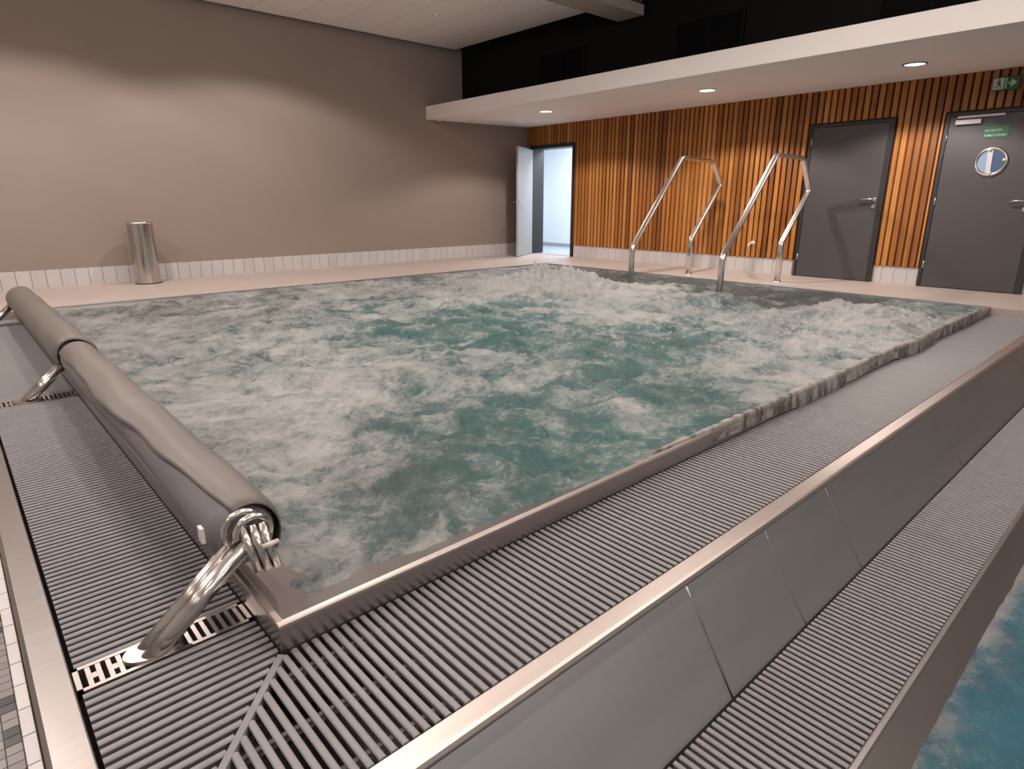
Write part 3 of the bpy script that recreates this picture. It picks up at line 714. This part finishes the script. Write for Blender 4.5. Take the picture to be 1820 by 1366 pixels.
def fast_mesh(name, co, quads, attrs, m):
    me = bpy.data.meshes.new(name)
    me.vertices.add(len(co)); me.vertices.foreach_set('co', co.astype(np.float32).ravel())
    me.loops.add(quads.size); me.loops.foreach_set('vertex_index', quads.astype(np.int32).ravel())
    me.polygons.add(len(quads)); me.polygons.foreach_set('loop_start', np.arange(0, quads.size, 4, dtype=np.int32))
    me.polygons.foreach_set('use_smooth', np.ones(len(quads), bool))
    for k, v in attrs.items():
        a = me.attributes.new(k, 'FLOAT', 'POINT'); a.data.foreach_set('value', v.astype(np.float32).ravel())
    me.update(calc_edges=True); me.materials.append(m); return me
def water_mat(name, deep, green, foamc, foamg, fmin=0.0, fmax=1.15):
    t = NT(name); b = t.b
    at_ = t.n('ShaderNodeAttribute', attribute_name='foam'); ag = t.n('ShaderNodeAttribute', attribute_name='grey')
    tc = t.n('ShaderNodeTexCoord')
    n1 = t.n('ShaderNodeTexNoise'); t.val(n1, Scale=9.0, Detail=9.0, Roughness=0.68, Distortion=2.2); t.l(tc.outputs['Object'], n1.inputs['Vector'])
    n2 = t.n('ShaderNodeTexNoise'); t.val(n2, Scale=38.0, Detail=7.0, Roughness=0.7, Distortion=1.2); t.l(tc.outputs['Object'], n2.inputs['Vector'])
    def math_(op, a, b_):
        x = t.n('ShaderNodeMath', operation=op)
        for i, v in enumerate((a, b_)):
            if isinstance(v, (int, float)): x.inputs[i].default_value = v
            else: t.l(v, x.inputs[i])
        return x.outputs[0]
    d1_ = math_('MULTIPLY', math_('SUBTRACT', n1.outputs['Fac'], 0.5), 0.95)
    d2_ = math_('MULTIPLY', math_('SUBTRACT', n2.outputs['Fac'], 0.5), 1.0)
    fo = math_('ADD', math_('ADD', at_.outputs['Fac'], d1_), d2_)
    mr = t.n('ShaderNodeMapRange', interpolation_type='SMOOTHSTEP'); t.l(fo, mr.inputs['Value']); mr.inputs['From Min'].default_value = fmin; mr.inputs['From Max'].default_value = fmax
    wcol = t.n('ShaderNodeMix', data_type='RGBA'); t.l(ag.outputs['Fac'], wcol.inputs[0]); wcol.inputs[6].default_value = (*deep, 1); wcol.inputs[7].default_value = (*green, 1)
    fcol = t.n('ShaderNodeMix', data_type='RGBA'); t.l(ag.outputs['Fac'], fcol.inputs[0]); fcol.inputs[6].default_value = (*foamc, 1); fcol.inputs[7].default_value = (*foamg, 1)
    mx = t.n('ShaderNodeMix', data_type='RGBA'); t.l(mr.outputs[0], mx.inputs[0]); t.l(wcol.outputs[2], mx.inputs[6]); t.l(fcol.outputs[2], mx.inputs[7])
    t.l(mx.outputs[2], b.inputs['Base Color'])
    rr = t.n('ShaderNodeMapRange'); t.l(mr.outputs[0], rr.inputs['Value']); rr.inputs['To Min'].default_value = 0.14; rr.inputs['To Max'].default_value = 0.55
    t.l(rr.outputs[0], b.inputs['Roughness']); b.inputs['IOR'].default_value = 1.33
    bp = t.n('ShaderNodeBump'); bp.inputs['Strength'].default_value = 0.8; bp.inputs['Distance'].default_value = 0.022
    t.l(math_('ADD', n1.outputs['Fac'], math_('MULTIPLY', n2.outputs['Fac'], 0.5)), bp.inputs['Height']); t.l(bp.outputs['Normal'], b.inputs['Normal'])
    return t.m
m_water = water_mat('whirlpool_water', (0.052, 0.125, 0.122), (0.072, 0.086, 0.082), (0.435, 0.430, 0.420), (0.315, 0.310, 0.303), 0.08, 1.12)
co = np.stack([X, Y, Z], -1).reshape(-1, 3)
water = bpy.data.objects.new('whirlpool_water', fast_mesh('whirlpool_water', co, quads, {'foam': foam, 'grey': grey}, m_water)); COL.objects.link(water)
tag(water, 'churning teal and white foaming water filling the whirlpool', 'water', kind='stuff')

# sheet of water spilling over the near rim
xs = np.arange(1.9, 7.9, 0.012); us = np.linspace(0, 1, 18)
XX, UU = np.meshgrid(xs, us, indexing='ij')
ol = np.clip(sstep(1.9, 2.9, XX)*(0.95 + 0.7*fbm(XX, XX*0 + 3.3, 1.7, 3, 40)) + 0.9*gauss(XX, 0*XX, 5.55, 0, 0.28, 1), 0, 1.25)*sstep(7.9, 7.3, XX)
st = fbm(XX, UU*0.05, 24, 3, 50)
yy0 = Y0 + 0.035 - 0.043*np.minimum(UU/0.35, 1)*ol - 0.012*ol*np.maximum(0, UU - 0.35) + 0.006*st*ol - 0.018*gauss(XX, 0*XX, 5.55, 0, 0.2, 1)*np.minimum(UU/0.3, 1)
yy0 = np.where(ol < 0.12, Y0 + 0.03, yy0)
zz0 = 0.010 + 0.012*ol*np.sin(np.pi*np.minimum(UU/0.45, 1)) - 0.088*np.maximum(0, UU - 0.30)/0.70*np.minimum(ol, 1) + 0.010*st*ol
zz0 = np.where(ol < 0.12, -0.012, zz0)
n_, k_ = XX.shape; idx = np.arange(n_*k_).reshape(n_, k_)
qd = np.stack([idx[:-1, :-1], idx[1:, :-1], idx[1:, 1:], idx[:-1, 1:]], -1).reshape(-1, 4)
fo_ = 0.42 + 0.9*st + 0.3*(1 - UU)
m_spill = water_mat('spilling_water', (0.085, 0.075, 0.068), (0.10, 0.09, 0.08), (0.50, 0.46, 0.43), (0.42, 0.39, 0.37))
sp = bpy.data.objects.new('overflow_sheet', fast_mesh('overflow_sheet', np.stack([XX, yy0, zz0], -1).reshape(-1, 3), qd, {'foam': np.clip(fo_, 0, 1), 'grey': 0*fo_ + 0.5}, m_spill)); COL.objects.link(sp)
sp.parent = water; sp['kind'] = 'stuff'

# lower blue pool
gx = axis(-0.5, XW - 0.5, 0.012, 0.0022); gy = -axis(-0.262, 7.0, 0.006, 0.012)
X, Y = np.meshgrid(gx, gy, indexing='ij')
Z = -0.463 + 0.006*fbm(X, Y, 3.0, 3, 60) + 0.004*fbm(X, Y, 14.0, 3, 61)
ed = np.exp(-np.maximum(0, 0.262 - Y)/0.07)
fo_ = np.clip(0.02 + 0.85*ed*(0.6 + 1.5*fbm(X, Y, 7, 4, 62)) + 0.30*np.maximum(0, fbm(X, Y, 5, 4, 63) - 0.15)*np.exp(-np.maximum(0, 0.262 - Y)/0.25), 0, 1)
nx, ny = X.shape; idx = np.arange(nx*ny).reshape(nx, ny)
qd = np.stack([idx[:-1, :-1], idx[:-1, 1:], idx[1:, 1:], idx[1:, :-1]], -1).reshape(-1, 4)
m_blue = water_mat('blue_pool_water', (0.034, 0.130, 0.172), (0.028, 0.098, 0.135), (0.33, 0.32, 0.31), (0.20, 0.185, 0.18))
lw = bpy.data.objects.new('pool_water', fast_mesh('pool_water', np.stack([X, Y, Z], -1).reshape(-1, 3), qd, {'foam': fo_, 'grey': np.clip(0.5 + fbm(X, Y, 6, 4, 64), 0, 1)}, m_blue)); COL.objects.link(lw)
tag(lw, 'calm blue water of the lower pool with froth at its edge', 'water', kind='stuff')
